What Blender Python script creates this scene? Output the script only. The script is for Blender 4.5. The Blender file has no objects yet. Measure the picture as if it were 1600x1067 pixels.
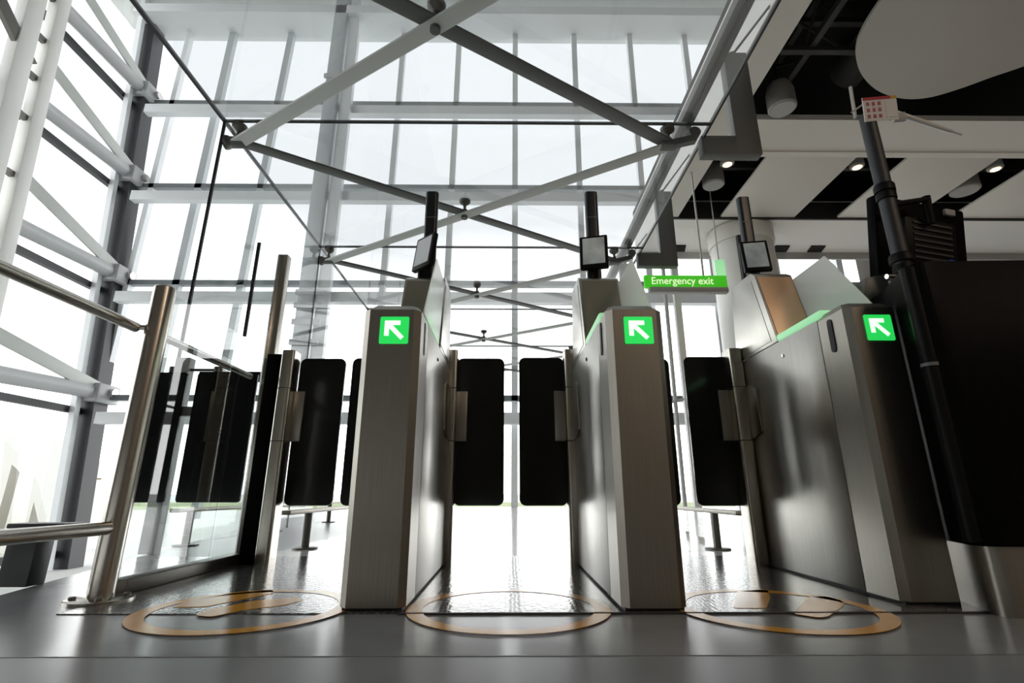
import bpy, bmesh, math, random
from mathutils import Vector, Matrix
random.seed(4)
C = bpy.context.scene.collection
SC = bpy.context.scene
PI = math.pi
EYE = 0.368                      # camera height, metres
FPX = 790.0                      # focal length in pixels of a 1600 wide frame

# ------------------------------------------------------------------ materials
M = {}
def mat(name, base, rough=.5, metal=0.0, emit=None, estr=0.0, spec=None, bump=None, coat=0.0):
    m = bpy.data.materials.new(name); m.use_nodes = True
    b = m.node_tree.nodes['Principled BSDF']
    b.inputs['Base Color'].default_value = (*base, 1)
    b.inputs['Roughness'].default_value = rough
    b.inputs['Metallic'].default_value = metal
    if spec is not None: b.inputs['Specular IOR Level'].default_value = spec
    if coat: b.inputs['Coat Weight'].default_value = coat; b.inputs['Coat Roughness'].default_value = .05
    if emit:
        b.inputs['Emission Color'].default_value = (*emit, 1)
        b.inputs['Emission Strength'].default_value = estr
    M[name] = m
    return m
def nodes(m): return m.node_tree.nodes, m.node_tree.links, m.node_tree.nodes['Principled BSDF']
def add_noise(m, scale, lo, hi, stretch=(1, 1, 1), rlo=None, rhi=None, bump=0.0, detail=4):
    """colour (and roughness) variation from object-space noise"""
    n, l, b = nodes(m)
    tc = n.new('ShaderNodeTexCoord'); mp = n.new('ShaderNodeMapping'); mp.inputs['Scale'].default_value = stretch
    nz = n.new('ShaderNodeTexNoise'); nz.inputs['Scale'].default_value = scale; nz.inputs['Detail'].default_value = detail
    l.new(tc.outputs['Object'], mp.inputs['Vector']); l.new(mp.outputs['Vector'], nz.inputs['Vector'])
    cr = n.new('ShaderNodeValToRGB'); cr.color_ramp.elements[0].color = (*lo, 1); cr.color_ramp.elements[1].color = (*hi, 1)
    cr.color_ramp.elements[0].position = .3; cr.color_ramp.elements[1].position = .7
    l.new(nz.outputs['Fac'], cr.inputs['Fac']); l.new(cr.outputs['Color'], b.inputs['Base Color'])
    if rlo is not None:
        mr = n.new('ShaderNodeMapRange'); mr.inputs['To Min'].default_value = rlo; mr.inputs['To Max'].default_value = rhi
        l.new(nz.outputs['Fac'], mr.inputs['Value']); l.new(mr.outputs['Result'], b.inputs['Roughness'])
    if bump:
        bp = n.new('ShaderNodeBump'); bp.inputs['Strength'].default_value = bump; bp.inputs['Distance'].default_value = .002
        l.new(nz.outputs['Fac'], bp.inputs['Height']); l.new(bp.outputs['Normal'], b.inputs['Normal'])
    return m
def glass(name, tint, refl_rough=.02, ior=1.5, haze=0.0, haze_col=(.8, .8, .8), both=1.0):
    m = bpy.data.materials.new(name); m.use_nodes = True
    n, l = m.node_tree.nodes, m.node_tree.links
    n.clear()
    o = n.new('ShaderNodeOutputMaterial'); t = n.new('ShaderNodeBsdfTransparent'); t.inputs['Color'].default_value = (*tint, 1)
    g = n.new('ShaderNodeBsdfGlossy'); g.inputs['Roughness'].default_value = refl_rough
    f = n.new('ShaderNodeFresnel'); f.inputs['IOR'].default_value = ior
    # both surfaces of a pane are modelled, so a back hit must not read as total internal reflection
    ge = n.new('ShaderNodeNewGeometry'); iv = n.new('ShaderNodeMath'); iv.operation = 'MULTIPLY_ADD'
    iv.inputs[1].default_value = -(ior - 1 / ior); iv.inputs[2].default_value = ior
    l.new(ge.outputs['Backfacing'], iv.inputs[0]); l.new(iv.outputs[0], f.inputs['IOR'])
    iv.inputs[1].default_value = 0.0
    mx = n.new('ShaderNodeMixShader')
    sc = n.new('ShaderNodeMath'); sc.operation = 'MULTIPLY'
    nb = n.new('ShaderNodeMath'); nb.operation = 'SUBTRACT'; nb.inputs[0].default_value = 1.0
    l.new(ge.outputs['Backfacing'], nb.inputs[1]); l.new(f.outputs[0], sc.inputs[0]); l.new(nb.outputs[0], sc.inputs[1])
    s2 = n.new('ShaderNodeMath'); s2.operation = 'MULTIPLY'; s2.use_clamp = True; s2.inputs[1].default_value = both   # front and back surface together
    l.new(sc.outputs[0], s2.inputs[0]); l.new(s2.outputs[0], mx.inputs[0]); l.new(g.outputs[0], mx.inputs[2])
    if haze:
        d = n.new('ShaderNodeBsdfTranslucent'); d.inputs['Color'].default_value = (*haze_col, 1)
        d2 = n.new('ShaderNodeBsdfDiffuse'); d2.inputs['Color'].default_value = (*haze_col, 1)
        m2 = n.new('ShaderNodeMixShader'); m2.inputs[0].default_value = .35
        l.new(d.outputs[0], m2.inputs[1]); l.new(d2.outputs[0], m2.inputs[2])
        m3 = n.new('ShaderNodeMixShader'); m3.inputs[0].default_value = haze
        l.new(t.outputs[0], m3.inputs[1]); l.new(m2.outputs[0], m3.inputs[2]); l.new(m3.outputs[0], mx.inputs[1])
    else:
        l.new(t.outputs[0], mx.inputs[1])
    l.new(mx.outputs[0], o.inputs['Surface'])
    M[name] = m
    return m

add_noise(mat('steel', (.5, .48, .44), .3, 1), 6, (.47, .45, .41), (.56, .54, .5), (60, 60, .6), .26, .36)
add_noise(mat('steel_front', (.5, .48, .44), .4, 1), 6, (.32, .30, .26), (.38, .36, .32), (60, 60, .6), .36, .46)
mat('steel_tube', (.52, .49, .44), .25, 1)
mat('steel_dark', (.16, .155, .14), .4, .8)
mat('warm_reflect_plate', (.86, .58, .38), .35, .9)  # steel reader plate with a warm reflection put into its base colour
mat('hood_front', (.36, .33, .27), .35, .9)
mat('seam', (.03, .03, .03), .6)
mat('black_gloss', (.009, .0105, .011), .12, 0, spec=.35)
mat('black_plastic', (.006, .006, .006), .45, spec=.12)
add_noise(mat('black_satin', (.004, .004, .004), .4, spec=.03), 30, (.003, .003, .003), (.005, .005, .005))
mat('black_rubber', (.015, .016, .02), .5)
mat('navy_black', (.012, .014, .018), .35)
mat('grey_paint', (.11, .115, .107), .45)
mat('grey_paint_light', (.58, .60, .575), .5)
mat('mullion_grey', (.50, .53, .55), .4)
mat('mullion_dark', (.2, .22, .23), .4)
mat('mullion_pale', (.80, .82, .84), .4)  # veiling glare over the far glazing put into a paler base colour
mat('frame_dark', (.014, .017, .019), .4)
mat('white_steel', (.84, .83, .80), .45)
mat('tube_grey', (.5, .51, .52), .35)
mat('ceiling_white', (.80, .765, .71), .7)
mat('raft_shaded', (.46, .43, .39), .7)  # darker than the panels: light falloff from the windows put into the colour
mat('fascia_white', (.60, .57, .53), .7)
mat('soffit_white', (.9, .88, .85), .8)
mat('atrium_grey', (.78, .80, .79), .8)
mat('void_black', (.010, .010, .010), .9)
mat('truss_dark', (.05, .05, .05), .7)
mat('rear_wall', (.08, .07, .058), .8)
mat('column_white', (.72, .71, .68), .5)
mat('speaker_grey', (.40, .39, .37), .6)
mat('lamp_glass', (.9, .8, .7), .3, emit=(1, .62, .38), estr=2.5)
mat('chrome', (.6, .58, .55), .12, 1)
mat('sign_green', (.05, .45, .03), .5, emit=(.045, .42, .012), estr=.85)
mat('sign_text', (.95, .95, .7), .5, emit=(1, 1, .72), estr=.75)
mat('sign_housing', (.45, .44, .43), .5)
mat('arrow_green', (.02, .5, .1), .4, emit=(.02, .62, .09), estr=1.0)
mat('arrow_white', (.9, 1, .9), .4, emit=(.8, 1, .8), estr=1.1)
mat('pad_green', (.4, .8, .45), .4, emit=(.30, .70, .37), estr=.72)
add_noise(mat('screen', (.3, .33, .34), .12, emit=(.33, .36, .37), estr=.12), 9, (.34, .37, .39), (.74, .77, .78))
mat('screen_pale', (.62, .64, .66), .12)
mat('card_white', (.72, .70, .68), .7)
mat('card_red', (.45, .03, .05), .7)
mat('card_yellow', (.6, .35, .03), .7)
mat('card_pink', (.45, .13, .13), .7)
mat('paper_roll', (.7, .68, .66), .5)
mat('decal_orange', (.66, .32, .03), .22)
mat('blue_plastic', (.02, .06, .35), .4)
mat('ground_pale', (.72, .73, .70), .9)
add_noise(mat('grass', (.3, .36, .18), .9), .4, (.26, .34, .14), (.4, .44, .24))
mat('outdoor_white', (.75, .74, .70), .7)
mat('outdoor_brown', (.28, .2, .12), .8)
mat('seam_grey', (.16, .16, .16), .5)
mat('outdoor_yellow', (.65, .6, .05), .6)

# polished front floor: grey slabs, soft mirror
fm = add_noise(mat('floor_grey', (.12, .125, .125), .2), 3, (.20, .214, .226), (.25, .263, .272), (1, 1, 1), .16, .26, detail=6)
add_noise(mat('floor_matt', (.12, .125, .125), .3, spec=.4), 3, (.19, .205, .22), (.235, .25, .26), (1, 1, 1), .27, .36, detail=6)
# dimpled tread sheet in the lanes
tm = mat('tread', (.07, .07, .07), .16, .0, spec=1.0)
n, l, b = nodes(tm)
tc = n.new('ShaderNodeTexCoord'); vo = n.new('ShaderNodeTexVoronoi'); vo.inputs['Scale'].default_value = 48
vo.inputs['Randomness'].default_value = .55
l.new(tc.outputs['Object'], vo.inputs['Vector'])
cr = n.new('ShaderNodeValToRGB'); cr.color_ramp.elements[0].position = .25; cr.color_ramp.elements[1].position = .55
cr.color_ramp.elements[0].color = (.17, .17, .17, 1); cr.color_ramp.elements[1].color = (.05, .05, .052, 1)
l.new(vo.outputs['Distance'], cr.inputs['Fac']); l.new(cr.outputs['Color'], b.inputs['Base Color'])
bp = n.new('ShaderNodeBump'); bp.inputs['Strength'].default_value = .35; bp.inputs['Distance'].default_value = .002; bp.invert = True
l.new(vo.outputs['Distance'], bp.inputs['Height']); l.new(bp.outputs['Normal'], b.inputs['Normal'])
# pale hall floor behind the gates, big tiles with thin joints
hm = mat('floor_hall', (.42, .42, .40), .14)
n, l, b = nodes(hm)
tc = n.new('ShaderNodeTexCoord'); br = n.new('ShaderNodeTexBrick'); br.offset = 0
br.inputs['Scale'].default_value = 1; br.inputs['Brick Width'].default_value = 1.2; br.inputs['Row Height'].default_value = 1.2
br.inputs['Mortar Size'].default_value = .006
br.inputs['Color1'].default_value = (.74, .73, .70, 1); br.inputs['Color2'].default_value = (.70, .69, .665, 1); br.inputs['Mortar'].default_value = (.4, .4, .4, 1)
l.new(tc.outputs['Object'], br.inputs['Vector']); l.new(br.outputs['Color'], b.inputs['Base Color'])

glass('glass_clear', (.965, .98, .975), both=1.5)
glass('glass_roof', (.965, .97, .972), haze=.12, haze_col=(.9, .93, .93), both=1.85)
glass('glass_window', (.985, .99, .99))
glass('glass_barrier', (.90, .93, .92), ior=1.55, both=1.85)
glass('acrylic_frost', (.90, .91, .91), haze=.9, haze_col=(.99, .99, .98), refl_rough=.15, ior=1.15)

# ------------------------------------------------------------------ builders
def rootloc(o):
    while o.parent: o = o.parent
    return Vector(o.location)
class MB:
    """collects shapes in world metres, then links them as one mesh object"""
    def __init__(s): s.bm = bmesh.new()
    def raw(s, verts, faces, bevel=0.0, seg=2):
        t = bmesh.new(); v = [t.verts.new(p) for p in verts]
        for f in faces: t.faces.new([v[i] for i in f])
        bmesh.ops.recalc_face_normals(t, faces=t.faces)
        if bevel:
            bmesh.ops.bevel(t, geom=list(t.edges), offset=bevel, segments=seg, profile=.5, affect='EDGES', clamp_overlap=True)
        s.merge(t); return s
    def merge(s, t):
        mp = {v: s.bm.verts.new(v.co) for v in t.verts}
        for f in t.faces:
            try: s.bm.faces.new([mp[v] for v in f.verts])
            except ValueError: pass
        t.free()
    def box(s, x0, x1, y0, y1, z0, z1, bevel=0.0):
        v = [(x, y, z) for z in (z0, z1) for y in (y0, y1) for x in (x0, x1)]
        return s.raw(v, [(0, 1, 3, 2), (4, 5, 7, 6), (0, 1, 5, 4), (2, 3, 7, 6), (0, 2, 6, 4), (1, 3, 7, 5)], bevel)
    def obox(s, c, size, rot, bevel=0.0):
        c = Vector(c); h = [d / 2 for d in size]
        v = [c + rot @ Vector((x * h[0], y * h[1], z * h[2])) for z in (-1, 1) for y in (-1, 1) for x in (-1, 1)]
        return s.raw(v, [(0, 1, 3, 2), (4, 5, 7, 6), (0, 1, 5, 4), (2, 3, 7, 6), (0, 2, 6, 4), (1, 3, 7, 5)], bevel)
    def prism(s, poly, axis, a, b, bevel=0.0):
        """poly: 2D outline. axis x: (y,z), y: (x,z), z: (x,y)"""
        def P(p, t): return {'x': (t, p[0], p[1]), 'y': (p[0], t, p[1]), 'z': (p[0], p[1], t)}[axis]
        n = len(poly)
        v = [P(p, a) for p in poly] + [P(p, b) for p in poly]
        f = [tuple(range(n)), tuple(range(n, 2 * n))] + [(i, (i + 1) % n, n + (i + 1) % n, n + i) for i in range(n)]
        return s.raw(v, f, bevel)
    def loft(s, rings):
        """rings of equal point count, capped"""
        n = len(rings[0]); v = [p for r in rings for p in r]
        f = [tuple(range(n)), tuple(range(n * (len(rings) - 1), n * len(rings)))]
        for k in range(len(rings) - 1):
            f += [(k * n + i, k * n + (i + 1) % n, (k + 1) * n + (i + 1) % n, (k + 1) * n + i) for i in range(n)]
        return s.raw(v, f)
    def rod(s, p0, p1, r, r1=None, seg=24):
        p0, p1 = Vector(p0), Vector(p1); d = (p1 - p0).normalized()
        u = d.orthogonal().normalized(); w = d.cross(u); r1 = r if r1 is None else r1
        ring = lambda p, q: [p + q * (math.cos(t) * u + math.sin(t) * w) for t in (2 * PI * i / seg for i in range(seg))]
        return s.loft([ring(p0, r), ring(p1, r1)])
    def lathe(s, c, prof, seg=32):
        """prof: (radius, z) from c, about z"""
        return s.loft([[Vector(c) + Vector((r * math.cos(2 * PI * i / seg), r * math.sin(2 * PI * i / seg), z)) for i in range(seg)] for r, z in prof])
    def bar(s, p0, p1, w, h, up=(0, 0, 1), bevel=0.0):
        """rectangular bar: w sideways, h along up"""
        p0, p1 = Vector(p0), Vector(p1); d = (p1 - p0).normalized()
        sd = d.cross(Vector(up)).normalized(); u = sd.cross(d)
        v = [p + sd * (i * w / 2) + u * (j * h / 2) for p in (p0, p1) for j in (-1, 1) for i in (-1, 1)]
        return s.raw(v, [(0, 1, 3, 2), (4, 5, 7, 6), (0, 1, 5, 4), (2, 3, 7, 6), (0, 2, 6, 4), (1, 3, 7, 5)], bevel)
    def build(s, name, material, parent=None, label=None, angle=35):
        me = bpy.data.meshes.new(name)
        bmesh.ops.recalc_face_normals(s.bm, faces=s.bm.faces)
        if parent is not None:
            bmesh.ops.translate(s.bm, verts=s.bm.verts, vec=-rootloc(parent))
        s.bm.to_mesh(me); s.bm.free()
        me.polygons.foreach_set('use_smooth', [True] * len(me.polygons)); me.set_sharp_from_angle(angle=math.radians(angle))
        me.materials.append(M[material] if isinstance(material, str) else material)
        o = bpy.data.objects.new(name, me); C.objects.link(o)
        if parent is not None: o.parent = parent
        if label: o['label'] = label
        return o
def thing(name, label, cat, loc=(0, 0, 0), group=None):
    o = bpy.data.objects.new(name, None); C.objects.link(o); o.empty_display_size = .1
    o.location = loc; o['label'] = label; o['category'] = cat
    if group: o['group'] = group
    return o
def tag(o, label, cat, group=None):
    o['label'] = label; o['category'] = cat
    if group: o['group'] = group
    return o
def struct(name, mb, material):
    o = mb.build(name, material); o['kind'] = 'structure'; return o
def struct_root(name, loc=(0, 0, 0)):
    o = bpy.data.objects.new(name, None); C.objects.link(o); o.location = loc; o['kind'] = 'structure'; return o
def rrect(x0, x1, z0, z1, r, n=6):
    pts = []
    for cx, cz, a in ((x1 - r, z1 - r, 0), (x0 + r, z1 - r, 90), (x0 + r, z0 + r, 180), (x1 - r, z0 + r, 270)):
        for k in range(n + 1):
            t = math.radians(a + 90 * k / n); pts.append((cx + r * math.cos(t), cz + r * math.sin(t)))
    return pts
def round_poly(pts, r, n=6):
    """fillet every corner of a 2D polygon"""
    out = []; N = len(pts)
    for i in range(N):
        p = Vector(pts[i]); a = Vector(pts[i - 1]); c = Vector(pts[(i + 1) % N])
        rr = r[i] if isinstance(r, (list, tuple)) else r
        if rr <= 0: out.append(tuple(p)); continue
        d1 = (a - p).normalized(); d2 = (c - p).normalized()
        q0 = p + d1 * rr; q1 = p + d2 * rr
        for k in range(n + 1):
            t = k / n; out.append(tuple((1 - t) ** 2 * q0 + 2 * t * (1 - t) * p + t * t * q1))
    return out
def gtext(s, size, depth):
    """lettering as a mesh in the x-z plane facing -y, origin at its lower left"""
    cu = bpy.data.curves.new('lettering', 'FONT'); cu.body = s; cu.size = size; cu.extrude = depth
    o = bpy.data.objects.new('lettering', cu); C.objects.link(o)
    bpy.context.view_layer.update()
    me = bpy.data.meshes.new_from_object(o.evaluated_get(bpy.context.evaluated_depsgraph_get()))
    bpy.data.objects.remove(o); bpy.data.curves.remove(cu)
    t = bmesh.new(); t.from_mesh(me); bpy.data.meshes.remove(me)
    bmesh.ops.transform(t, matrix=Matrix.Rotation(PI / 2, 4, 'X'), verts=t.verts)
    return t

# ------------------------------------------------------------------ camera and sky
PITCH = math.atan((770.0 - 533.5) / FPX); YAW = math.atan(7.0 / FPX)
cam = bpy.data.objects.new('camera', bpy.data.cameras.new('camera')); C.objects.link(cam)
cam.location = (0, 0, EYE); cam.rotation_euler = (PI / 2 + PITCH, 0, -YAW)
cam.data.sensor_width = 36; cam.data.lens = FPX / 1600 * 36; cam.data.clip_start = .05; cam.data.clip_end = 900
SC.camera = cam
W = bpy.data.worlds.new('overcast_sky'); SC.world = W; W.use_nodes = True
wn, wl = W.node_tree.nodes, W.node_tree.links
bg = wn['Background']; tc = wn.new('ShaderNodeTexCoord'); sp = wn.new('ShaderNodeSeparateXYZ'); cr = wn.new('ShaderNodeValToRGB')
nz = wn.new('ShaderNodeTexNoise'); nz.inputs['Scale'].default_value = 2.2; nz.inputs['Detail'].default_value = 5
ad = wn.new('ShaderNodeMath'); ad.operation = 'MULTIPLY_ADD'; ad.inputs[1].default_value = .25
wl.new(tc.outputs['Generated'], nz.inputs['Vector']); wl.new(tc.outputs['Generated'], sp.inputs[0])
wl.new(nz.outputs['Fac'], ad.inputs[0]); wl.new(sp.outputs['Z'], ad.inputs[2]); wl.new(ad.outputs[0], cr.inputs['Fac'])
e = cr.color_ramp.elements
e[0].position = .2; e[0].color = (1, 1, 1, 1); e[1].position = .62; e[1].color = (.25, .258, .266, 1)
wl.new(cr.outputs['Color'], bg.inputs['Color']); bg.inputs['Strength'].default_value = 5.2

# ------------------------------------------------------------------ the setting
YB = 14.5
def edge(y): return -1.355 - .26 * y
m = MB(); m.prism([(edge(1.352), 1.352), (11, 1.352), (11, 3.3), (edge(3.3), 3.3)], 'z', -.3, 0); struct('floor_front', m, 'floor_grey')
m = MB(); m.prism([(edge(-6), -6), (11, -6), (11, 1.352), (edge(1.352), 1.352)], 'z', -.3, 0); struct('floor_near', m, 'floor_matt')
m = MB(); m.prism([(-1.5, 3.3), (11, 3.3), (11, YB), (-1.5, YB)], 'z', -.3, 0); struct('floor_hall', m, 'floor_hall')
m = MB(); m.prism([(edge(3.3), 3.3), (-1.5, 3.3), (-1.5, YB), (edge(YB), YB)], 'z', -.3, 0); struct('floor_side', m, 'floor_matt')
m = MB(); m.box(-1.42, 1.62, 1.785, 3.3, 0, .003); struct('floor_lanes', m, 'tread')
m = MB(); m.box(-.345, 1.62, 1.772, 1.785, 0, .005); struct('trim_threshold', m, 'seam')
m = MB(); m.box(edge(1.35), 6, 1.350, 1.355, 0, .0008); struct('trim_floor_joint', m, 'seam_grey')
m = MB(); m.box(-300, 300, -60, 60, -1.7, -1.5); struct('ground_apron', m, 'ground_pale')
m = MB(); m.box(-500, 500, 60, 110, -1.7, -1.49); struct('ground_lawn', m, 'grass')
m = MB(); m.box(-800, 800, 110, 800, -1.9, -1.5); struct('ground_field', m, 'ground_pale')

# enclosing shell, out of frame behind and beside the camera
m = MB(); m.box(-14, 11.2, -6.3, -6, 0, 17); struct('wall_rear', m, 'rear_wall')
m = MB(); m.box(-14.2, -11, -6.3, -1, -1.5, 17.2); struct('wall_left', m, 'rear_wall')  # unseen; solid instead of glazed to darken the gate fronts
m = MB(); m.box(11, 11.3, -6.3, YB, 0, 17); struct('wall_right', m, 'rear_wall')
m = MB(); m.box(-14.2, 11.3, -6.3, YB + .6, 17.2, 17.5); struct('ceiling_atrium', m, 'atrium_grey')

# --- back wall of glass: mullions follow the photo's spacing, transoms at four heights
def leftx(z): return -11.62 - .076 * z          # the side glazing leans outward
back = struct_root('window_back', (0, YB, 0))
def mullion(xa, za, xb, zb, w, d, mt, z0=-.3, z1=17.2, parent=back, y=YB):
    k = (xb - xa) / (zb - za)
    m = MB(); m.bar((xa + k * (z0 - za), y, z0), (xa + k * (z1 - za), y, z1), w, d, up=(0, 1, 0)); m.build('mullion', mt, parent)
for xa, za, xb, zb, w, mt in ((-11.55, 15.3, -11.65, 7.6, .16, 'mullion_pale'), (-10.05, 12.4, -10.17, 6.29, .22, 'mullion_grey'), (-7.85, 16.8, -8.13, 8.6, .20, 'mullion_grey'),
        (-3.78, 16.5, -3.83, 9.6, .18, 'mullion_pale'), (-1.77, 17.4, -1.85, 9.46, .18, 'mullion_pale'),
        (.25, 17.4, .22, 8, .18, 'mullion_pale'), (2.38, 17.2, 2.36, 12.4, .18, 'mullion_pale'), (4.4, 17, 4.4, 2, .18, 'mullion_pale'),
        (6.4, 17, 6.4, 2, .18, 'mullion_pale'), (8.4, 17, 8.4, 2, .18, 'mullion_pale'), (10.4, 17, 10.4, 2, .18, 'mullion_pale')):
    mullion(xa, za, xb, zb, w, .2, mt)
for z in (13.25, 9.95, 6.55, 2.98):
    m = MB(); m.box(leftx(z), 11, YB - .1, YB + .1, z - .08, z + .08); m.build('transom', 'mullion_dark', back)
    m = MB(); m.box(leftx(z) + .55, 11, YB - .55, YB - .3, z - .80, z - .48); m.build('transom', 'mullion_pale', back, 'pale inner rail below the glazing bar')
m = MB(); m.box(-12.2, 11, YB + .12, YB + .14, -.3, 17.2); m.build('pane', 'glass_window', back)
m = MB(); m.box(-13, 11, YB - .9, YB + .3, 16.35, 16.7); struct('trim_wall_head', m, 'mullion_pale')
m = MB(); m.box(-13, 11, YB - 2.6, YB - 2.2, 16.6, 17.2); struct('trim_ceiling_beam', m, 'atrium_grey')
m = MB(); m.box(-13, 11, 8.2, 8.6, 16.6, 17.2); struct('trim_ceiling_beam', m, 'atrium_grey')
# tall paired column standing in the back glazing
col = thing('facade_column', 'tall pale paired steel column running up the rear glass wall', 'column', (-5.83, YB - .8, 0))
m = MB(); m.box(-6.05, -5.62, YB - .9, YB - .5, 0, 17.2, .03); m.build('column_shaft', 'mullion_grey', col)
m = MB(); m.box(-5.55, -5.2, YB - .75, YB - .55, 0, 17.2); m.build('flange', 'mullion_pale', col)
for z in (4.4, 5.0, 5.5, 5.9, 13.6):
    m = MB(); m.box(-6.1, -5.3, YB - .96, YB - .9, z - .08, z + .08); m.build('splice_plate', 'tube_grey', col)

# --- left wall of glass: leaning plane with dark frames, wind braces and a pale column
side = struct_root('window_left', (-11.8, 9, 0))
def S(y, z, off=0): return (leftx(z) + off, y, z)
lev = (13.5, 10.2, 6.74, 3.1, -.6)
m = MB(); m.bar(S(14.35, -1.6), S(14.35, 17.2), .62, .5, up=(0, 1, 0)); m.build('corner_post', 'frame_dark', side, 'dark corner post of the side glazing')
m = MB(); m.bar(S(13.85, -1.6), S(13.85, 17.2), .16, .16, up=(0, 1, 0)); m.build('mullion', 'mullion_pale', side)
m = MB(); m.bar(S(14.75, -1.6), S(14.75, 17.2), .1, .1, up=(0, 1, 0)); m.build('mullion', 'mullion_pale', side)
for y in (11.3, 8.2, 5.1, 2.0, -.9):
    m = MB(); m.bar(S(y, -1.6, -.2), S(y, 17.2, -.2), .14, .3, up=(0, 1, 0)); m.build('mullion', 'frame_dark', side)
for z in lev:
    m = MB(); m.bar(S(-1, z - .55, -.15), S(14.2, z - .55, -.15), .16, .18); m.build('transom', 'frame_dark', side)
m = MB(); m.raw([S(-1, -1.5, -.3), S(14.4, -1.5, -.3), S(14.4, 17.2, -.3), S(-1, 17.2, -.3), S(-1, -1.5, -.32), S(14.4, -1.5, -.32), S(14.4, 17.2, -.32), S(-1, 17.2, -.32)],
                [(0, 1, 2, 3), (4, 5, 6, 7), (0, 1, 5, 4), (1, 2, 6, 5), (2, 3, 7, 6), (3, 0, 4, 7)]); m.build('pane', 'glass_window', side)
# braces: a round horizontal tube and a flat raking plate meeting at a bracket on the corner post
names = ('topmost of four', 'second from the top of four', 'third from the top of four', 'lowest of four')
for i, z in enumerate(lev[:4]):
    br = thing('wind_brace', 'pale grey wind brace across the side glazing, ' + names[i], 'brace', S(14.2, z, .2), 'wind braces along the side glazing')
    m = MB(); m.rod(S(10.9, z - .15, .2), S(14.1, z, .2), .2); m.build('tube', 'tube_grey', br)
    zz = z + (1.05 if i < 3 else .75)
    m = MB(); m.bar(S(10.9, zz, .32), S(14.2, z + .08, .32), .06, .34, bevel=.01); m.build('raking_plate', 'grey_paint_light', br)
    m = MB(); m.box(leftx(z) - .05, leftx(z) + .5, 13.95, 14.75, z - .3, z + .22, .03); m.build('bracket', 'tube_grey', br)
    m = MB(); m.rod(S(14.4, z, .35), S(14.4, z, .62), .12); m.build('pin', 'chrome', br)
cl = thing('facade_column', 'broad pale steel column of two plates beside the side glazing', 'column', S(10.6, 0))
m = MB(); m.bar(S(10.62, -1.6, .45), S(10.62, 17.2, .45), .30, .34, up=(0, 1, 0), bevel=.03); m.build('column_shaft', 'white_steel', cl)
m = MB(); m.bar(S(9.95, -1.6, .45), S(9.95, 17.2, .45), .30, .45, up=(0, 1, 0), bevel=.03); m.build('column_shaft', 'white_steel', cl)
for z in (3, 5.2, 7.6, 9.2, 10.4, 11.6, 13):
    m = MB(); m.box(leftx(z) + .38, leftx(z) + .5, 10.15, 10.48, z - .07, z + .07); m.build('spacer', 'steel_dark', cl)
m = MB(); m.bar(S(8.4, 12.2, .5), S(10.2, 10.6, .5), .12, .3); m.build('stay', 'steel_dark', cl, 'dark raking stay')

# --- terminal ceiling on the right
ZC = 4.6 + EYE
m = MB(); m.box(2.645, 2.96, .6, 7.8, ZC, ZC + .12); struct('trim_ceiling_edge', m, 'ceiling_white')
m = MB(); m.box(2.60, 2.64, -6, 9.3, ZC + .0, ZC + .9); struct('wall_bulkhead_side', m, 'white_steel')
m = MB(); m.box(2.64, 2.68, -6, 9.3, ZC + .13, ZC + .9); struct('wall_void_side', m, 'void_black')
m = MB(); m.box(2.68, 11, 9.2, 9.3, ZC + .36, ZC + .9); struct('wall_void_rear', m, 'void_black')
m = MB(); m.box(2.96, 11, 5.36, 5.75, ZC - .02, ZC + .06); m.box(2.96, 11, 5.75, 6.02, ZC + .02, ZC + .06); m.box(2.96, 11, 6.02, 6.13, ZC - .005, ZC + .06); struct('ceiling_bulkhead', m, 'ceiling_white')
m = MB(); m.box(2.62, 11, 7.82, 9.15, ZC + .02, ZC + .35); struct('ceiling_soffit', m, 'soffit_white')
m = MB(); m.box(2.62, 11, 7.78, 7.82, ZC - .03, ZC + .3); struct('trim_soffit_front', m, 'seam')
m = MB(); m.box(2.645, 11, 9.15, 9.19, ZC - .12, ZC + .35); struct('trim_soffit_rear', m, 'sign_housing')
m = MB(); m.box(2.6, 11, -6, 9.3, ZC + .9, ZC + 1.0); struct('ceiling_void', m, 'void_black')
m = MB(); m.box(2.62, 11, -6, .6, ZC + .02, ZC + .12); struct('ceiling_rear', m, 'ceiling_white')
for x0, x1, lb in ((3.70, 4.99, 'beside the gap with the nearest downlight'), (5.74, 7.05, 'above the black monitor'), (7.72, 9.1, 'farthest from the glass canopy')):
    m = MB(); m.box(x0, x1, 6.14, 7.78, ZC, ZC + .04, .006)
    tag(m.build('ceiling_panel', 'ceiling_white'), 'off-white flat ceiling panel between dark gaps, ' + lb, 'ceiling panel', 'ceiling panels')
# oval acoustic raft
pts = [(3.644, 3.55), (3.667, 4.015), (3.782, 4.328), (4.037, 4.633), (4.402, 4.889), (4.792, 5.019), (5.111, 5.006), (5.379, 4.861), (5.599, 4.684), (5.817, 4.526),
       (6.2, 4.2), (6.5, 3.75), (6.6, 3.2), (6.4, 2.6), (5.9, 2.15), (5.2, 1.95), (4.5, 2.1), (4.0, 2.5), (3.72, 3.0)]
ctr = Vector((5.1, 3.5)); P2 = []
N = len(pts)
for i in range(N):                                    # Catmull-Rom smoothing of the outline
    p0, p1, p2, p3 = (Vector(pts[(i + k) % N]) for k in (-1, 0, 1, 2))
    for k in range(6):
        t = k / 6; P2.append(.5 * ((2 * p1) + (p2 - p0) * t + (2 * p0 - 5 * p1 + 4 * p2 - p3) * t * t + (3 * p1 - p0 - 3 * p2 + p3) * t ** 3))
raft = thing('ceiling_raft', 'large off-white oval ceiling raft hanging over the black kiosk', 'ceiling raft', (5.1, 3.5, ZC))
m = MB(); sc_ = lambda f, z: [(*(ctr + (p - ctr) * f), z) for p in P2]
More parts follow.
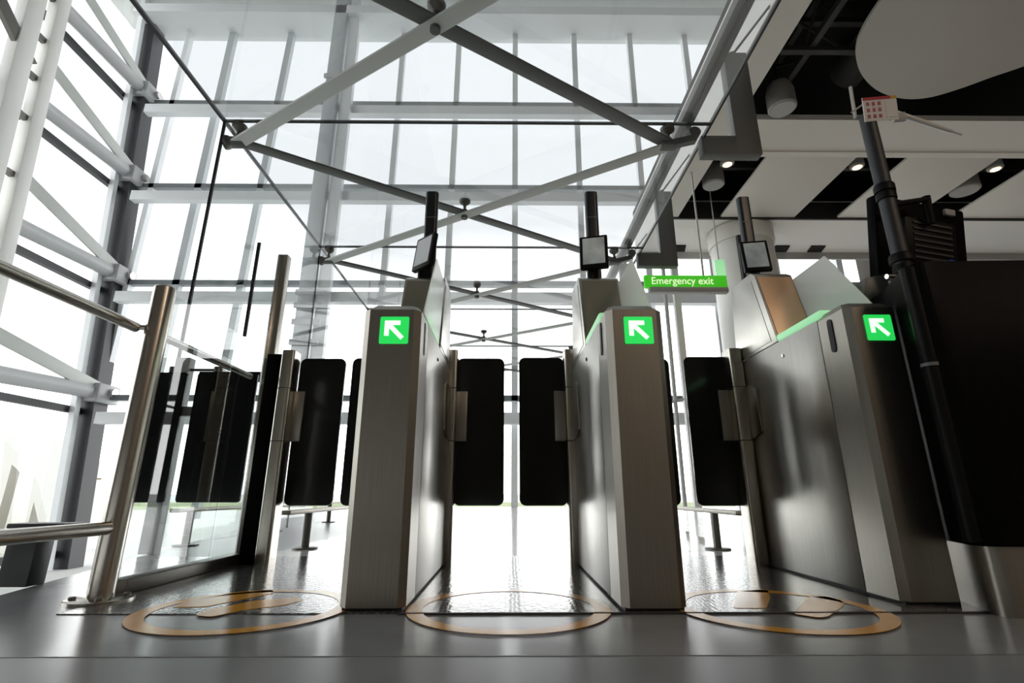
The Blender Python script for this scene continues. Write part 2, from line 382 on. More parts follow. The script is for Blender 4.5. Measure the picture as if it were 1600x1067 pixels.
m.loft([sc_(.985, ZC), sc_(1, ZC + .012), sc_(1, ZC + .05), sc_(.99, ZC + .06)]); m.build('raft_panel', 'raft_shaded', raft)
for x, y in ((4.3, 3.2), (5.9, 3.2), (5.1, 4.5), (5.1, 2.5)):
    m = MB(); m.rod((x, y, ZC + .05), (x, y, ZC + .9), .012, seg=8); m.build('hanger', 'truss_dark', raft)
# dark trusses and ducts in the void
def truss(y0, x0, y1, x1, z, lb):
    t = thing('ceiling_truss', lb, 'truss', (x0, y0, z), 'dark trusses in the ceiling void')
    a, b = Vector((x0, y0, z)), Vector((x1, y1, z)); up = Vector((0, 0, .42))
    for o in (Vector((0, 0, 0)), up):
        m = MB(); m.bar(a + o, b + o, .07, .07); m.build('chord', 'truss_dark', t)
    k = max(4, int((b - a).length / .5)); m = MB()
    for i in range(k):
        p = a + (b - a) * i / k; q = a + (b - a) * (i + 1) / k
        m.rod(p + (up if i % 2 else up * 0), q + (up * 0 if i % 2 else up), .018, seg=8)
    m.build('lattice', 'truss_dark', t)
truss(3.3, 2.9, 3.3, 11, ZC + .42, 'dark lattice truss crossing the ceiling void beside the oval raft')
truss(4.6, 2.9, 4.6, 11, ZC + .3, 'dark lattice truss crossing the ceiling void by the grey speaker')
truss(.8, 3.5, 5.3, 3.5, ZC + .35, 'dark lattice truss running along the ceiling void near the white edge strip')
truss(6.9, 3.0, 6.9, 11, ZC + .38, 'dark lattice truss above the gaps between the ceiling panels')
du = MB(); du.rod((4.4, -4, ZC + .62), (4.4, 5.3, ZC + .62), .2)
tag(du.build('ceiling_duct', 'truss_dark'), 'dark round duct in the ceiling void above the oval raft', 'duct')
# speakers and downlights in the gaps
def speaker(x, y, z, r, h, lb):
    t = thing('ceiling_speaker', lb, 'speaker', (x, y, z), 'drum speakers under the ceiling')
    m = MB(); m.lathe((x, y, z), [(r * .92, .0), (r, .015), (r, h * .7), (r * .8, h)]); m.build('drum', 'speaker_grey', t)
    m = MB(); m.lathe((x, y, z), [(r * .86, -.004), (r * .86, .004)]); m.build('grille', 'sign_housing', t)
    m = MB(); m.rod((x, y, z + h), (x, y, ZC + .9), .015, seg=8); m.build('hanger', 'truss_dark', t)
speaker(3.42, 5.18, ZC - .02, .165, .36, 'grey drum speaker hanging in front of the white bulkhead')
speaker(3.25, 6.92, ZC + .05, .165, .34, 'grey drum speaker in the gap beside the glass canopy')
speaker(7.32, 7.0, ZC + .02, .2, .3, 'grey drum speaker in the gap behind the black monitor')
def downlight(x, y, z, tilt, lb):
    t = thing('downlight', lb, 'downlight', (x, y, z), 'warm ceiling downlights')
    m = MB(); m.lathe((x, y, z), [(.085, 0), (.1, .02), (.095, .15), (.06, .18)]); m.build('housing', 'speaker_grey', t)
    m = MB(); m.lathe((x, y, z - .004), [(.055, -.004), (.07, .008)]); m.build('lamp', 'lamp_glass', t)
    m = MB(); m.rod((x, y, z + .2), (x, y, ZC + .9), .012, seg=8); m.build('hanger', 'truss_dark', t)
    L = bpy.data.lights.new('spot', 'SPOT'); L.energy = 60; L.color = (1, .72, .5); L.spot_size = 1.5; L.spot_blend = .6; L.shadow_soft_size = .09
    lo = bpy.data.objects.new('downlight_beam', L); C.objects.link(lo); lo.location = (0, 0, -.03); lo.parent = t
downlight(3.25, 6.4, ZC + .06, 0, 'small warm downlight in the gap beside the glass canopy')
downlight(5.22, 6.45, ZC + .06, 0, 'small warm downlight in the gap behind the sign pole')
downlight(7.3, 6.45, ZC + .04, 0, 'warm downlight glowing orange in the gap behind the black monitor')
# recessed slots in the white soffit
for x, lb in ((3.32, 'beside the white round column, canopy side'), (5.35, 'just past the white round column'), (6.05, 'nearest the black monitor')):
    m = MB(); m.prism([(x - .14, 8.85), (x + .14, 8.85), (x + .2, 9.1), (x - .08, 9.1)], 'z', ZC - .004, ZC + .02)
    tag(m.build('ceiling_slot', 'void_black'), 'dark recessed slot in the white soffit, ' + lb, 'slot', 'slots in the soffit')
# white round column
rc = thing('round_column', 'fat white round column under the white soffit', 'column', (4.28, 8.35, 0))
m = MB(); m.lathe((4.28, 8.35, 0), [(.53, 0), (.53, ZC - .3)]); m.build('column_shaft', 'column_white', rc)
m = MB(); m.lathe((4.28, 8.35, ZC - .3), [(.56, 0), (.56, .02), (.56, .3)]); m.build('collar', 'ceiling_white', rc)
m = MB(); m.box(3.98, 4.07, 7.84, 7.95, 1.2, ZC - .31); m.build('joint', 'seam', rc)

# ------------------------------------------------------------------ the glass canopy over the lanes
ZR = 3.42; ZN = 3.25; XL, XR = -2.44, 1.75
NY = [1.38 + 2.31 * k for k in range(6)]
cp = thing('glass_canopy', 'glass roof over the gate lanes with grey crossed flat bars', 'canopy', (0, 3.69, ZN))
for k in range(5):
    m = MB(); m.box(XL, XR, NY[k] - .05 + .006, NY[k + 1] - .05 - .006, ZR, ZR + .016); m.build('roof_pane', 'glass_roof', cp)
    if k:
        m = MB(); m.box(XL, XL + .014, NY[k] - .05 + .006, NY[k + 1] - .05 - .006, -.02 if k > 1 else .0, ZR); m.build('wall_pane', 'glass_clear', cp)
for k in range(1, 6):
    y = NY[k] - .05
    m = MB(); m.box(XL, XR, y - .008, y + .008, ZR - .004, ZR + .02); m.build('joint', 'frame_dark', cp)
    m = MB(); m.box(XL - .004, XL + .018, y - (.008 if k == 1 else .003), y + (.008 if k == 1 else .003), 0, ZR); m.build('joint', 'frame_dark', cp)
m = MB(); m.box(XL - .008, XL + .016, 1.33, 12.9, ZR - .006, ZR + .022); m.build('edge_trim', 'frame_dark', cp)
m = MB(); m.box(XR - .004, XR + .012, 1.33, 12.9, ZR - .006, ZR + .022); m.build('edge_trim', 'frame_dark', cp)
m = MB(); m.box(1.50, 1.545, 1.33, 12.9, ZR + .03, ZR + .1); m.box(1.565, 1.61, 1.33, 12.9, ZR + .03, ZR + .1); m.box(1.545, 1.565, 1.33, 12.9, ZR + .055, ZR + .07); m.build('edge_channel', 'grey_paint', cp, 'grey steel channel along the roof edge')
nl, nr = -2.33, 1.39
def fitting(p, q, parent):
    p, q = Vector(p), Vector(q); d = (q - p).normalized()
    m = MB(); m.rod(p, q, .016, seg=12); m.rod(p, p + d * .05, .024, seg=12); f = m.build('spider_stem', 'steel_dark', parent)
    m = MB(); m.rod(q - d * .026, q, .058, .062); m.rod(q - d * .06, q - d * .026, .02, .058); m.build('disc', 'steel_dark', f)
for k in range(6):
    y = NY[k]
    for x in (nl, nr):
        m = MB(); m.box(x - .07, x + .07, y - .05, y + .05, ZN - .03, ZN + .03, .012); m.build('node_plate', 'grey_paint', cp)
        fitting((x, y, ZN + .02), (x, y, ZR - .002), cp)
    if k: fitting((nl - .03, y, ZN), (XL + .016, y, ZN), cp)
    m = MB(); m.bar((nr, y, ZN), (1.62, y, ZN + .06), .06, .06); m.rod((1.62, y - .03, ZN + .12), (1.62, y + .03, ZN + .12), .05); m.build('clamp', 'grey_paint', cp)
    if k < 5:
        c = Vector(((nl + nr) / 2, y + 1.155, ZN))
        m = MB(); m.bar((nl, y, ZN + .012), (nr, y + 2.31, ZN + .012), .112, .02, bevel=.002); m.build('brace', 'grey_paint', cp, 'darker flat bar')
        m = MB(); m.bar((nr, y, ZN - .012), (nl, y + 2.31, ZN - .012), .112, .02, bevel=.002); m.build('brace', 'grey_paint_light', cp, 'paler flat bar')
        m = MB(); m.rod(c - Vector((0, 0, .05)), c + Vector((0, 0, .05)), .034); m.build('hub', 'grey_paint', cp)
        fitting(c, (c.x, c.y, ZR - .002), cp)
for k, y in enumerate((3.85, 6.16, 8.47)):
    m = MB(); m.box(1.73, 2.26, y - .05, y + .05, ZN, ZN + .19, .004); m.build('bracket_arm', 'grey_paint', cp)
    m = MB(); m.box(2.04, 2.26, y - .051, y + .051, ZN - .001, 4.38, .004); m.rod((2.15, y, 4.37), (2.15, y, 4.42), .03); m.rod((2.15, y, 4.4), (2.61, y, ZC + .06), .012, seg=8); m.build('bracket_post', 'grey_paint', cp)

# ------------------------------------------------------------------ ticket gates
def foot_rect(x0, x1, y0, y1, c):
    """plan outline with chamfered front corners (front = low y)"""
    return [(x0 + c, y0), (x1 - c, y0), (x1, y0 + c), (x1, y1), (x0, y1), (x0, y0 + c)]
def leaf(parent, px, lx0, lx1, y, side):
    """hinge post beside a cabinet with a black door leaf on a steel plate. side: +1 leaf extends to +x"""
    p = MB(); p.prism(round_poly([(px - .038, y - .07), (px + .038, y - .07), (px + .038, y + .045), (px - .038, y + .045)], .02), 'z', 0, 1.17, .0)
    post = p.build('hinge_post', 'steel_tube', parent)
    for z in (.645, .945):
        r = MB(); r.prism(round_poly([(px - .0395, y - .0715), (px + .0395, y - .0715), (px + .0395, y + .04), (px - .0395, y + .04)], .02), 'z', z - .002, z + .002); r.build('ring', 'seam', post)
    d = MB(); d.prism(rrect(lx0, lx1, .30, 1.145, .035), 'y', y + .035, y + .047)
    lf = d.build('door_leaf', 'black_gloss', parent)
    e0, e1 = (px + .03, px + .095) if side > 0 else (px - .095, px - .03)
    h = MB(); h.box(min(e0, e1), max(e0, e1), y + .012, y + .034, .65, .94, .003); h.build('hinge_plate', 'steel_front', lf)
def ticket_gate(x0, x1, yf, label, leaves, s, yaw, screen, slotsides=(-1, 1), mast=.76, plate='hood_front'):
    xc = (x0 + x1) / 2; Z = lambda z: z * s
    g = thing('ticket_gate', label, 'ticket gate', (xc, yf, 0), 'steel ticket gate cabinets')
    c = .024
    fr = MB()
    low = foot_rect(x0, x1, yf, yf + .19, c); up = foot_rect(x0 + .02, x1 - .02, yf + .035, yf + .19, c * .8)
    R = lambda pl, z: [(x, y, z) for x, y in pl]
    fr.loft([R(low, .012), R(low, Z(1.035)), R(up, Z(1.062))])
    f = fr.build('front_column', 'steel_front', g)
    # lit arrow
    ax, az = xc + .012, Z(.952)
    m = MB(); m.prism(rrect(ax - .054, ax + .054, az - .053, az + .053, .006), 'y', yf - .003, yf + .004); a = m.build('arrow_sign', 'arrow_green', f)
    m = MB(); t = .0085
    m.prism([(ax - .036, az + .037), (ax + .022, az + .037), (ax + .022, az + .037 - 2 * t), (ax - .036 + 3.4 * t, az + .037 - 2 * t), (ax + .037, az - .026), (ax + .026, az - .037),
             (ax - .036 + 2 * t, az + .037 - 3.4 * t), (ax - .036 + 2 * t, az - .022), (ax - .036, az - .022)], 'y', yf - .0045, yf - .002); m.build('arrow', 'arrow_white', a)
    for sd in slotsides:
        xs = x1 if sd > 0 else x0
        m = MB(); m.prism(rrect(yf + .098, yf + .128, Z(.885), Z(1.02), .0149), 'x', xs - .004, xs + .0015 * sd if sd > 0 else xs - .0015); m.build('slot', 'seam', f)
    # rear body with its sides, seam and plinth
    m = MB(); m.box(x0, x1, yf + .195, yf + 1.05, .012, Z(1.045), .004); bd = m.build('side_casing', 'steel', g)
    m = MB(); m.box(x0 + .004, x1 - .004, yf + .185, yf + .2, .012, Z(1.04)); m.build('seam', 'seam', bd)
    m = MB(); m.box(x0 + .01, x1 - .01, yf + .012, yf + 1.04, 0, .014); m.build('plinth', 'seam', g)
    for sd in (-1, 1):
        xs = x1 if sd > 0 else x0
        m = MB(); m.rod((xs - .002 * sd, yf + .50, Z(.97)), (xs + .004 * sd, yf + .50, Z(.97)), .009); m.build('lock', 'chrome', bd)
    # glowing pad and the reader hood
    m = MB(); m.box(x0 + .004, x1 - .004, yf + .17, yf + .56, Z(1.045), Z(1.045) + .042, .012); m.build('light_pad', 'pad_green', g, 'pale green glowing pad')
    za = Z(1.047); zb, zc = Z(1.45), Z(1.49)
    m = MB(); m.prism([(yf + .53, za), (yf + .66, zb), (yf + .70, zc - .015), (yf + .95, zc), (yf + 1.0, za)], 'x', x0 + .002, x1 - .002, .004); hd = m.build('reader_hood', 'steel', g)
    m = MB(); m.prism([(yf + .536, za + .02), (yf + .655, zb - .015), (yf + .662, zb - .015), (yf + .56, za + .02)], 'x', x0 + .014, x1 - .014)
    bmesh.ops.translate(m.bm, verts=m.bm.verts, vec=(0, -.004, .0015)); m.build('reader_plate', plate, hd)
    for sd in (-1, 1):
        xs = x1 if sd > 0 else x0
        m = MB(); m.prism([(yf + .585, za + .02), (yf + .70, zb - .02), (yf + .925, zc - .03), (yf + .97, za + .02)], 'x', xs - .004 * sd, xs + .0005 * sd, .0008); m.build('hood_panel', 'steel', hd)
    # frosted side shield on the far edge
    m = MB(); m.prism([(yf + .09, Z(1.05)), (yf + .36, Z(1.42)), (yf + .66, Z(1.42)), (yf + .60, Z(1.05))], 'x', x1 - .008, x1 - .002); m.build('side_shield', 'acrylic_frost', g, 'frosted clear shield')
    # camera mast with a small monitor
    my = yf + mast
    m = MB(); m.prism(rrect(xc - .036, xc + .036, my - .026, my + .026, .02), 'z', zc - .02, Z(2.03)); ms = m.build('camera_mast', 'navy_black', g, 'black camera mast')
    m = MB(); m.box(xc - .03, xc + .03, my - .027, my - .02, Z(1.86), Z(1.865)); m.build('mast_joint', 'seam_grey', ms)
    R3 = Matrix.Rotation(yaw, 3, 'Z') @ Matrix.Rotation(math.radians(-8), 3, 'X')
    mc = Vector((xc - .012, my - .075, Z(1.615)))
    m = MB(); m.obox(mc, (.15, .03, .205), R3, .006); mo = m.build('monitor', 'black_plastic', g, 'small black monitor')
    m = MB(); m.obox(mc + R3 @ Vector((0, -.0155, .004)), (.118, .003, .165), R3); m.build('screen', screen, mo)
    m = MB(); m.box(xc - .02, xc + .02, my - .06, my, Z(1.58), Z(1.66)); m.build('monitor_arm', 'black_plastic', mo)
    m = MB(); m.rod((xc - .03, my - .05, zc - .03), (xc - .03, my - .05, Z(1.54)), .02); m.build('mast_foot', 'black_plastic', ms)
    for a in leaves: leaf(g, *a)
    for a in leaves:
        sd = 1 if a[0] > xc else -1
        xs = x1 if sd > 0 else x0
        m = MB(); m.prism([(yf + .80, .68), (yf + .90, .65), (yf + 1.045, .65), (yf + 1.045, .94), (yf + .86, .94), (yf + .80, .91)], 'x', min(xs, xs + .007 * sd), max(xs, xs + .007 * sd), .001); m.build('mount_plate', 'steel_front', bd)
    return g
ticket_gate(-.545, -.33, 1.808, 'steel ticket gate at the left of the middle lane, its small monitor turned sideways', [(-.58, -.93, -.66, 2.92, -1), (-.33, -.302, -.02, 2.92, 1)], 1.0, math.radians(-42), 'screen_pale')
ticket_gate(.372, .585, 1.8, 'steel ticket gate at the right of the middle lane, next to the emergency exit sign', [(.366, .068, .335, 2.9, -1), (.62, .70, .972, 2.92, 1)], 1.0, math.radians(-14), 'screen')
ticket_gate(1.352, 1.562, 1.888, 'steel ticket gate beside the black kiosk, showing its whole long side', [(1.316, 1.045, 1.335, 2.87, -1)], 1.045, math.radians(-10), 'screen', (-1,), .86, 'warm_reflect_plate')

# lane side gate post on the left with its tall fin
gp = thing('gate_post', 'steel hinge post with tall flat fin and black door leaf at the glass barrier', 'gate post', (-1.40, 3.0, 0))
leaf(gp, -1.285, -1.245, -.975, 2.93, 1)
m = MB(); m.box(-1.50, -1.435, 3.01, 3.07, 0, 1.86, .004); m.build('fin', 'steel_tube', gp, 'tall flat steel fin')
m = MB(); m.box(-1.435, -1.32, 2.93, 3.0, .0, 1.165, .004); m.build('cover', 'black_satin', gp, 'black cover strip')

# glass barrier
gb = thing('glass_barrier', 'clear glass lane barrier standing between round steel pole and tall fin', 'glass barrier', (-1.47, 2.5, 0))
m = MB(); m.prism(rrect(2.08, 2.70, .05, 1.20, .01), 'x', -1.476, -1.464); m.build('glass_pane', 'glass_barrier', gb)
m = MB(); m.prism([(2.71, .05), (3.01, .05), (3.01, 1.85), (2.72, 1.79), (2.71, 1.78)], 'x', -1.476, -1.464); m.build('glass_pane', 'glass_barrier', gb)
m = MB(); m.box(-1.479, -1.461, 2.705, 2.715, 1.205, 1.785); m.build('pane_edge', 'frame_dark', gb, 'dark edge of the taller pane')
m = MB(); m.box(-1.51, -1.43, 2.1, 3.01, 0, .055, .006); m.build('base_channel', 'steel_dark', gb)

# handrail with round pole
hr = thing('handrail', 'brushed steel handrail on a fat round pole with a floor flange', 'handrail', (-1.45, 2.0, 0))
m = MB(); m.rod((-1.45, 2.0, .0), (-1.45, 2.0, 1.195), .042); m.lathe((-1.45, 2.0, 1.195), [(.042, 0), (.038, .006)]); m.build('pole', 'steel_tube', hr)
m = MB(); m.lathe((-1.45, 2.0, 0), [(.105, 0), (.105, .009), (.1, .012)]); fl = m.build('flange', 'steel_tube', hr)
for a in range(4):
    x, y = -1.45 + .078 * math.cos(a * PI / 2 + .6), 2.0 + .078 * math.sin(a * PI / 2 + .6)
    m = MB(); m.lathe((x, y, .011), [(.012, 0), (.012, .008), (.008, .011)], 12); m.build('bolt', 'steel_dark', fl)
m = MB(); m.rod((-1.53, .3, 1.02), (-1.53, 1.99, 1.02), .021); m.build('upper_rail', 'steel_tube', hr)
m = MB(); m.rod((-1.53, 2.12, 1.03), (-1.53, 2.95, 1.03), .018); m.build('upper_rail', 'steel_tube', hr)
m = MB(); m.rod((-1.45, 2.0, .245), (-1.45, .3, .245), .023); m.build('lower_rail', 'steel_tube', hr, 'thick lower tube')
m = MB(); m.box(-1.50, -1.48, 2.03, 2.05, .97, 1.06); m.rod((-1.53, 2.12, 1.03), (-1.47, 2.03, 1.03), .008, seg=10); m.build('bracket', 'black_satin', hr)
m = MB(); m.rod((-1.53, 1.99, 1.02), (-1.45, 1.99, 1.02), .012, seg=10); m.build('bracket', 'steel_tube', hr)

# short upright block at the floor edge
kb = thing('kerb_block', 'short black upright block at the floor edge behind the lower steel tube', 'block', (-2.02, 2.3, 0))
m = MB(); m.prism([(-2.08, 0), (-1.955, 0), (-1.955, .225), (-2.08, .225)], 'y', 2.27, 2.36, .006); m.build('block', 'frame_dark', kb)
m = MB(); m.box(-2.09, -1.85, 2.26, 2.37, .225, .245, .004); m.build('cap', 'frame_dark', kb)

# second pair of black leaves beyond the glass barrier
sg = thing('side_gate', 'pair of black door leaves on a grey post beyond the glass barrier', 'gate', (-2.16, 3.42, 0))
m = MB(); m.prism(round_poly([(-2.31, 3.42), (-2.21, 3.42), (-2.21, 3.5), (-2.31, 3.5)], .012), 'z', 0, 1.27); m.build('post', 'tube_grey', sg)
m = MB(); m.prism(rrect(-2.40, -2.165, .31, 1.15, .02), 'y', 3.36, 3.375); a = m.build('door_leaf', 'black_gloss', sg)
m = MB(); m.prism(rrect(-2.095, -1.69, .31, 1.15, .02), 'y', 3.36, 3.375); b_ = m.build('door_leaf', 'black_gloss', sg)
m = MB(); m.box(-2.30, -2.08, 3.375, 3.42, .86, .92); m.build('hinge_plate', 'steel_dark', b_)
m = MB(); m.box(-2.25, -2.2, 3.375, 3.42, .5, .56); m.build('hinge_plate', 'steel_dark', a)
m = MB(); m.rod((-2.21, 3.46, 1.19), (-2.33, 3.46, 1.19), .012, seg=10); m.rod((-2.21, 3.46, 1.19), (-2.02, 3.46, 1.19), .01, seg=10); m.rod((-2.02, 3.46, 1.16), (-2.02, 3.46, 1.21), .03); m.rod((-2.33, 3.46, 1.16), (-2.33, 3.46, 1.21), .03); m.build('glass_clamp', 'steel_dark', sg)
m = MB(); m.box(-2.10, -1.69, 3.378, 3.40, 1.09, 1.16); m.build('top_rail', 'black_satin', sg)

# low guard rails beyond the gates
def low_rail(x, y0, y1, ys, lb):
    t = thing('guard_rail', lb, 'guard rail', (x, ys[0], 0), 'low guard rails beyond the gates')
    m = MB(); m.box(x - .035, x + .035, y0, y1, .235, .262, .006); m.build('rail', 'steel_front', t)
    for y in ys:
        m = MB(); m.rod((x, y, 0), (x, y, .235), .027); p = m.build('post', 'steel_dark', t)
        m = MB(); m.lathe((x, y, 0), [(.085, 0), (.085, .008), (.08, .011)]); m.build('flange', 'steel_dark', p)
low_rail(-1.39, 3.35, 7.4, (3.75, 5.2, 6.9), 'low steel guard rail beyond the left lane leaf')
low_rail(1.43, 3.25, 7.4, (3.68, 5.2, 6.9), 'low steel guard rail beyond the lane next to the black kiosk')
low_rail(-2.33, 3.75, 7.4, (3.95, 5.4, 7.0), 'low steel guard rail seen through the glass under the black side gate')
m = MB(); m.box(1.55, 1.562, 3.4, 7.3, .03, .24)
tag(m.build('glass_screen', 'glass_barrier'), 'low clear glass screen beside the guard rail beyond the last gate', 'glass screen')

# ------------------------------------------------------------------ emergency exit sign
yS = 6.5
es = thing('emergency_exit_sign', 'green hanging sign reading Emergency exit on a thin rod', 'sign', (2.48, yS, 3.0))
m = MB(); m.box(1.90, 3.05, yS - .03, yS + .03, 3.095, 3.275, .004); m.build('sign_panel', 'sign_green', es)
m = MB(); m.box(1.96, 3.05, yS - .05, yS + .05, 3.02, 3.094, .006); m.build('housing', 'sign_housing', es)
t = gtext('Emergency exit', .15, .002); x0 = min(v.co.x for v in t.verts); x1 = max(v.co.x for v in t.verts)
bmesh.ops.scale(t, vec=(.86 / (x1 - x0), 1, 1), verts=t.verts); bmesh.ops.translate(t, vec=(2.0 - x0, yS - .033, 3.142), verts=t.verts)
m = MB(); m.merge(t); m.build('lettering', 'sign_text', es)
m = MB(); m.rod((2.74, yS, 3.27), (2.74, yS, ZC + .9), .014, seg=10); m.build('rod', 'sign_housing', es)
# second small green sign on the column, seen edge-on
m = MB(); m.box(3.28, 3.44, 7.3, 7.33, 3.62, 3.92); g2 = thing('wall_sign', 'small pale green sign beside the white round column', 'sign', (3.36, 7.3, 3.6)); m.build('sign_panel', 'pad_green', g2)
m = MB(); m.rod((3.36, 7.32, 3.92), (3.36, 7.32, ZC + .5), .01, seg=8); m.build('rod', 'sign_housing', g2)
# thin post pair under the sign
pt = thing('signal_post', 'thin grey post pair standing behind the emergency exit sign', 'post', (2.62, 7.6, 0))
m = MB(); m.rod((2.55, 7.6, 0), (2.55, 7.6, ZC), .03, seg=12); m.build('post', 'mullion_grey', pt)
m = MB(); m.box(2.68, 2.78, 7.56, 7.64, 0, ZC); m.build('post', 'mullion_pale', pt)
m = MB(); m.rod((1.9, 7.6, 1.55), (2.75, 7.6, 1.75), .02, seg=10); m.rod((2.3, 7.58, 1.66), (2.3, 7.58, 1.74), .05, seg=10); m.build('arm', 'mullion_grey', pt)

# ------------------------------------------------------------------ black kiosk and what stands on it
KT = 1.19
fp = round_poly([(1.60, 2.0), (1.485, 1.70), (2.4, 1.66), (2.4, 2.35), (1.62, 2.35)], [.02, .09, .05, .05, .02], 10)
ks = thing('kiosk', 'tall black kiosk on a brushed steel base beside the last gate', 'kiosk', (1.95, 1.95, 0))
m = MB(); m.prism(fp, 'z', .205, KT, .006); bo = m.build('body', 'black_satin', ks)
m = MB(); m.prism([(p[0] * .95 + 1.98 * .05, p[1] * .97 + 1.95 * .03) for p in fp], 'z', 0, .205); m.build('base', 'steel_front', ks)
m = MB(); m.rod((1.515, 1.745, .215), (1.515, 1.745, KT - .01), .028); m.build('corner_tube', 'black_plastic', bo)
m = MB(); m.lathe((1.515, 1.745, .80), [(.03, 0), (.03, .012)]); m.build('tube_ring', 'seam_grey', bo)
m = MB(); m.prism([(1.70, KT), (1.70, KT + .12), (1.60, KT + .10), (1.575, KT + .02), (1.60, KT)], 'y', 2.07, 2.30, .004); m.build('side_tray', 'grey_paint', ks, 'grey sloping side tray')
m = MB(); m.box(2.04, 2.38, 1.70, 2.06, KT, KT + .06, .008); m.build('top_box', 'black_satin', ks)
mo = thing('monitor', 'black monitor seen from behind, standing on the black kiosk', 'monitor', (1.95, 2.15, KT))
R3 = Matrix.Rotation(math.radians(12), 3, 'Z') @ Matrix.Rotation(math.radians(8), 3, 'X') @ Matrix.Rotation(math.radians(2), 3, 'Y')
mc = Vector((1.955, 2.16, KT + .315))
m = MB(); m.obox(mc, (.53, .05, .40), R3, .012); cs = m.build('case', 'black_satin', mo)
m = MB(); m.obox(mc + R3 @ Vector((0, -.045, -.02)), (.3, .05, .24), R3, .02); m.build('rear_housing', 'black_plastic', cs)
m = MB()
for i in range(7): m.obox(mc + R3 @ Vector((0, -.072, -.1 + i * .028)), (.22, .006, .01), R3)
m.build('vent_slats', 'seam', cs)
m = MB(); m.obox(mc + R3 @ Vector((.09, -.073, -.10)), (.03, .012, .018), R3); m.build('plug', 'blue_plastic', cs, 'blue cable plug')
m = MB(); m.obox(mc + R3 @ Vector((.16, -.03, .17)), (.06, .02, .03), R3, .003); m.build('port_tab', 'speaker_grey', cs)
m = MB(); m.box(1.92, 2.0, 2.10, 2.2, KT, KT + .2); m.build('stand', 'black_plastic', mo)
sp_ = thing('sign_pole', 'black pole on the kiosk carrying a printed card and a white stick', 'pole', (1.72, 2.0, KT))
m = MB(); m.rod((1.72, 2.0, KT), (1.72, 2.0, 2.10), .033); po = m.build('pole', 'black_rubber', sp_)
for z, r in ((KT + .03, .045), (KT + .09, .04), (KT + .14, .046), (KT + .45, .04), (KT + .49, .042)):
    m = MB(); m.lathe((1.72, 2.0, z), [(r, 0), (r, .03), (r * .9, .038)]); m.build('collar', 'black_plastic', po)
m = MB(); m.rod((1.72, 1.99, KT + .42), (1.93, 2.03, KT + .475), .013); m.rod((1.93, 2.03, KT + .49), (1.94, 2.05, KT + .36), .018); m.build('arm', 'black_plastic', sp_)
m = MB(); m.rod((1.63, 1.99, KT + .07), (1.81, 2.01, KT + .08), .011, seg=10); m.build('clamp_screw', 'chrome', po)
Rc = Matrix.Rotation(math.radians(-6), 3, 'Y') @ Matrix.Rotation(math.radians(14), 3, 'X')
cc = Vector((1.755, 1.955, 2.105))
m = MB(); m.obox(cc, (.165, .004, .115), Rc); cd = m.build('card', 'card_white', sp_, 'white card printed in red')
m = MB(); m.obox(cc + Rc @ Vector((-.015, -.003, .05)), (.135, .002, .013), Rc); m.build('red_band', 'card_red', cd)
m = MB(); m.obox(cc + Rc @ Vector((.067, -.003, .05)), (.03, .002, .013), Rc); m.build('yellow_band', 'card_yellow', cd)
m = MB()
for i in range(3):
    for j in range(3): m.obox(cc + Rc @ Vector((-.06 + i * .028, -.003, .025 - j * .03)), (.014, .002, .017), Rc, .0005)
m.build('printed_marks', 'card_pink', cd)
m = MB(); m.obox(cc + Rc @ Vector((.05, -.003, -.005)), (.05, .002, .08), Rc); m.build('pale_panel', 'paper_roll', cd)
m = MB(); m.rod((1.84, 2.0, 2.13), (2.18, 2.07, 2.075), .013, .011); m.rod((2.18, 2.07, 2.075), (2.24, 2.08, 2.063), .006, seg=10); st = m.build('stick', 'paper_roll', sp_, 'white horizontal stick')
m = MB(); m.obox(Vector((1.875, 2.0, 2.095)), (.06, .02, .045), Rc, .006); m.build('clip', 'speaker_grey', sp_)
m = MB(); m.bar((1.68, 2.02, 2.10), (1.70, 2.03, 2.30), .012, .012); m.rod((1.66, 2.01, 2.13), (1.78, 2.05, 2.23), .004, seg=8); m.build('aerial', 'speaker_grey', sp_)

# ------------------------------------------------------------------ orange floor rings with standing marks
def ring(cx, cy, shapes, lb):
    t = thing('floor_marking', lb, 'floor marking', (cx, cy, .003), 'orange ring markings')
    m = MB(); n = 96; ro, ri = .335, .283
    v = [(cx + r * math.cos(2 * PI * i / n), cy + r * math.sin(2 * PI * i / n), z) for z in (.0032, .0042) for r in (ro, ri) for i in range(n)]
    f = []
    for i in range(n):
        j = (i + 1) % n
        f += [(2 * n + i, 2 * n + j, 3 * n + j, 3 * n + i), (i, j, n + j, n + i), (i, j, 2 * n + j, 2 * n + i), (n + i, n + j, 3 * n + j, 3 * n + i)]
    m.raw(v, f); m.build('ring', 'decal_orange', t)
    for pl in shapes:
        m = MB(); m.prism(round_poly(pl, .018, 4), 'z', .0032, .0042); m.build('footprint', 'decal_orange', t)
def floor_at(px, py):
    """point of the floor plane that the photo shows at a pixel (used to trace the worn foot shapes)"""
    a, b = (px - 800) / FPX, (533.5 - py) / FPX; c, s = math.cos(PITCH), math.sin(PITCH)
    d = (a, c - b * s, b * c + s); cy, sy = math.cos(YAW), math.sin(YAW)
    k = -EYE / d[2]; return ((d[0] * cy + d[1] * sy) * k, (-d[0] * sy + d[1] * cy) * k)
F = lambda *ps: [floor_at(*p) for p in ps]
ring(-.855, 1.86, [F((267, 951), (290, 942), (360, 929), (425, 923), (428, 928), (380, 938), (320, 950)), F((303, 963), (330, 953), (400, 940), (468, 935), (474, 940), (440, 948), (380, 955), (330, 966))], 'orange floor ring with two long foot marks in the lane beside the glass barrier')
ring(.005, 1.86, [], 'orange floor ring in the middle lane, washed out by glare')
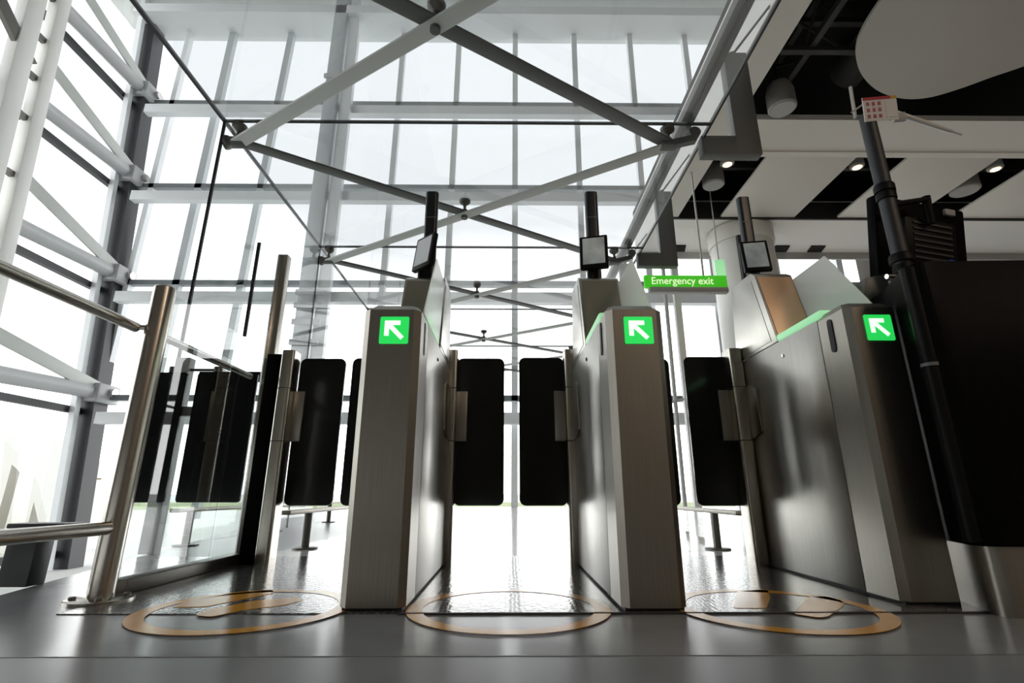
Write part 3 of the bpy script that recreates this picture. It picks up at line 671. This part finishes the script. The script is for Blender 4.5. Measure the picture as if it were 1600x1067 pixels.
ring(.89, 1.85, [F((1146, 952), (1152, 926), (1200, 922), (1203, 935), (1198, 952)), F((1240, 961), (1255, 945), (1262, 935), (1290, 933), (1315, 940), (1320, 947), (1295, 965), (1280, 967))], 'orange floor ring with two broad foot marks in the lane next to the kiosk')

# ------------------------------------------------------------------ outside, beyond the side glazing
oc = thing('curved_shelter', 'pale curved shelter with upright ribs outside the side glazing', 'shelter', (-17, 18, -1.5))
arc = [(-20.5, 3.3), (-19, 3.05), (-17.8, 2.65), (-16.8, 2.1), (-15.9, 1.45), (-15.2, .6), (-14.7, -.4), (-14.5, -1.5)]
m = MB(); m.prism(arc + [(x - .1, z - .38) for x, z in reversed(arc[:-1])], 'y', 17.2, 20.5); m.build('roof_shell', 'outdoor_white', oc)
for i, x in enumerate((-19.6, -18.3, -17.0, -15.95)):
    zt = (2.7, 2.3, 1.75, 1.0)[i]
    m = MB(); m.box(x - .36, x + .36, 17.6, 18.2, -1.5, zt); m.build('rib', 'outdoor_white', oc)
m = MB(); m.box(-20.5, -15.4, 19.8, 20.0, -1.5, .9); m.build('rear_panel', 'outdoor_brown', oc, 'brown rear panel')
tr = thing('parked_cart', 'small yellow cart parked outside by the curved shelter', 'cart', (-15.9, 16.6, -1.5))
m = MB(); m.box(-16.5, -15.9, 16.2, 17.0, -1.2, -.45, .08); m.build('body', 'outdoor_yellow', tr)
for x in (-16.38, -16.02):
    for y in (16.3, 16.9):
        m = MB(); m.rod((x - .05, y, -1.33), (x + .05, y, -1.33), .17); m.build('wheel', 'black_rubber', tr)

# ------------------------------------------------------------------ added fill lamps, out of view, warming the gate fronts
def add_fill(x, y, z, w, h, e, col=(1, .78, .58)):
    L = bpy.data.lights.new('fill_lamp', 'AREA'); L.shape = 'RECTANGLE'; L.size = w; L.size_y = h; L.energy = e; L.color = col
    o = bpy.data.objects.new('fill_lamp', L); C.objects.link(o); o.location = (x, y, z)
add_fill(8, -4, ZC - .05, 1.2, 1.2, 110)
add_fill(4, -3, ZC - .05, 1.2, 1.2, 110)

# ------------------------------------------------------------------ view
vs = SC.view_settings
SC.display_settings.display_device = 'sRGB'
vs.view_transform = 'Standard'; vs.look = 'None'; vs.gamma = 1; vs.exposure = 0.0; vs.use_curve_mapping = False
cy = SC.cycles
cy.max_bounces = 12; cy.transparent_max_bounces = 32; cy.glossy_bounces = 6; cy.diffuse_bounces = 5; cy.use_denoising = True
cy.sample_clamp_indirect = 8
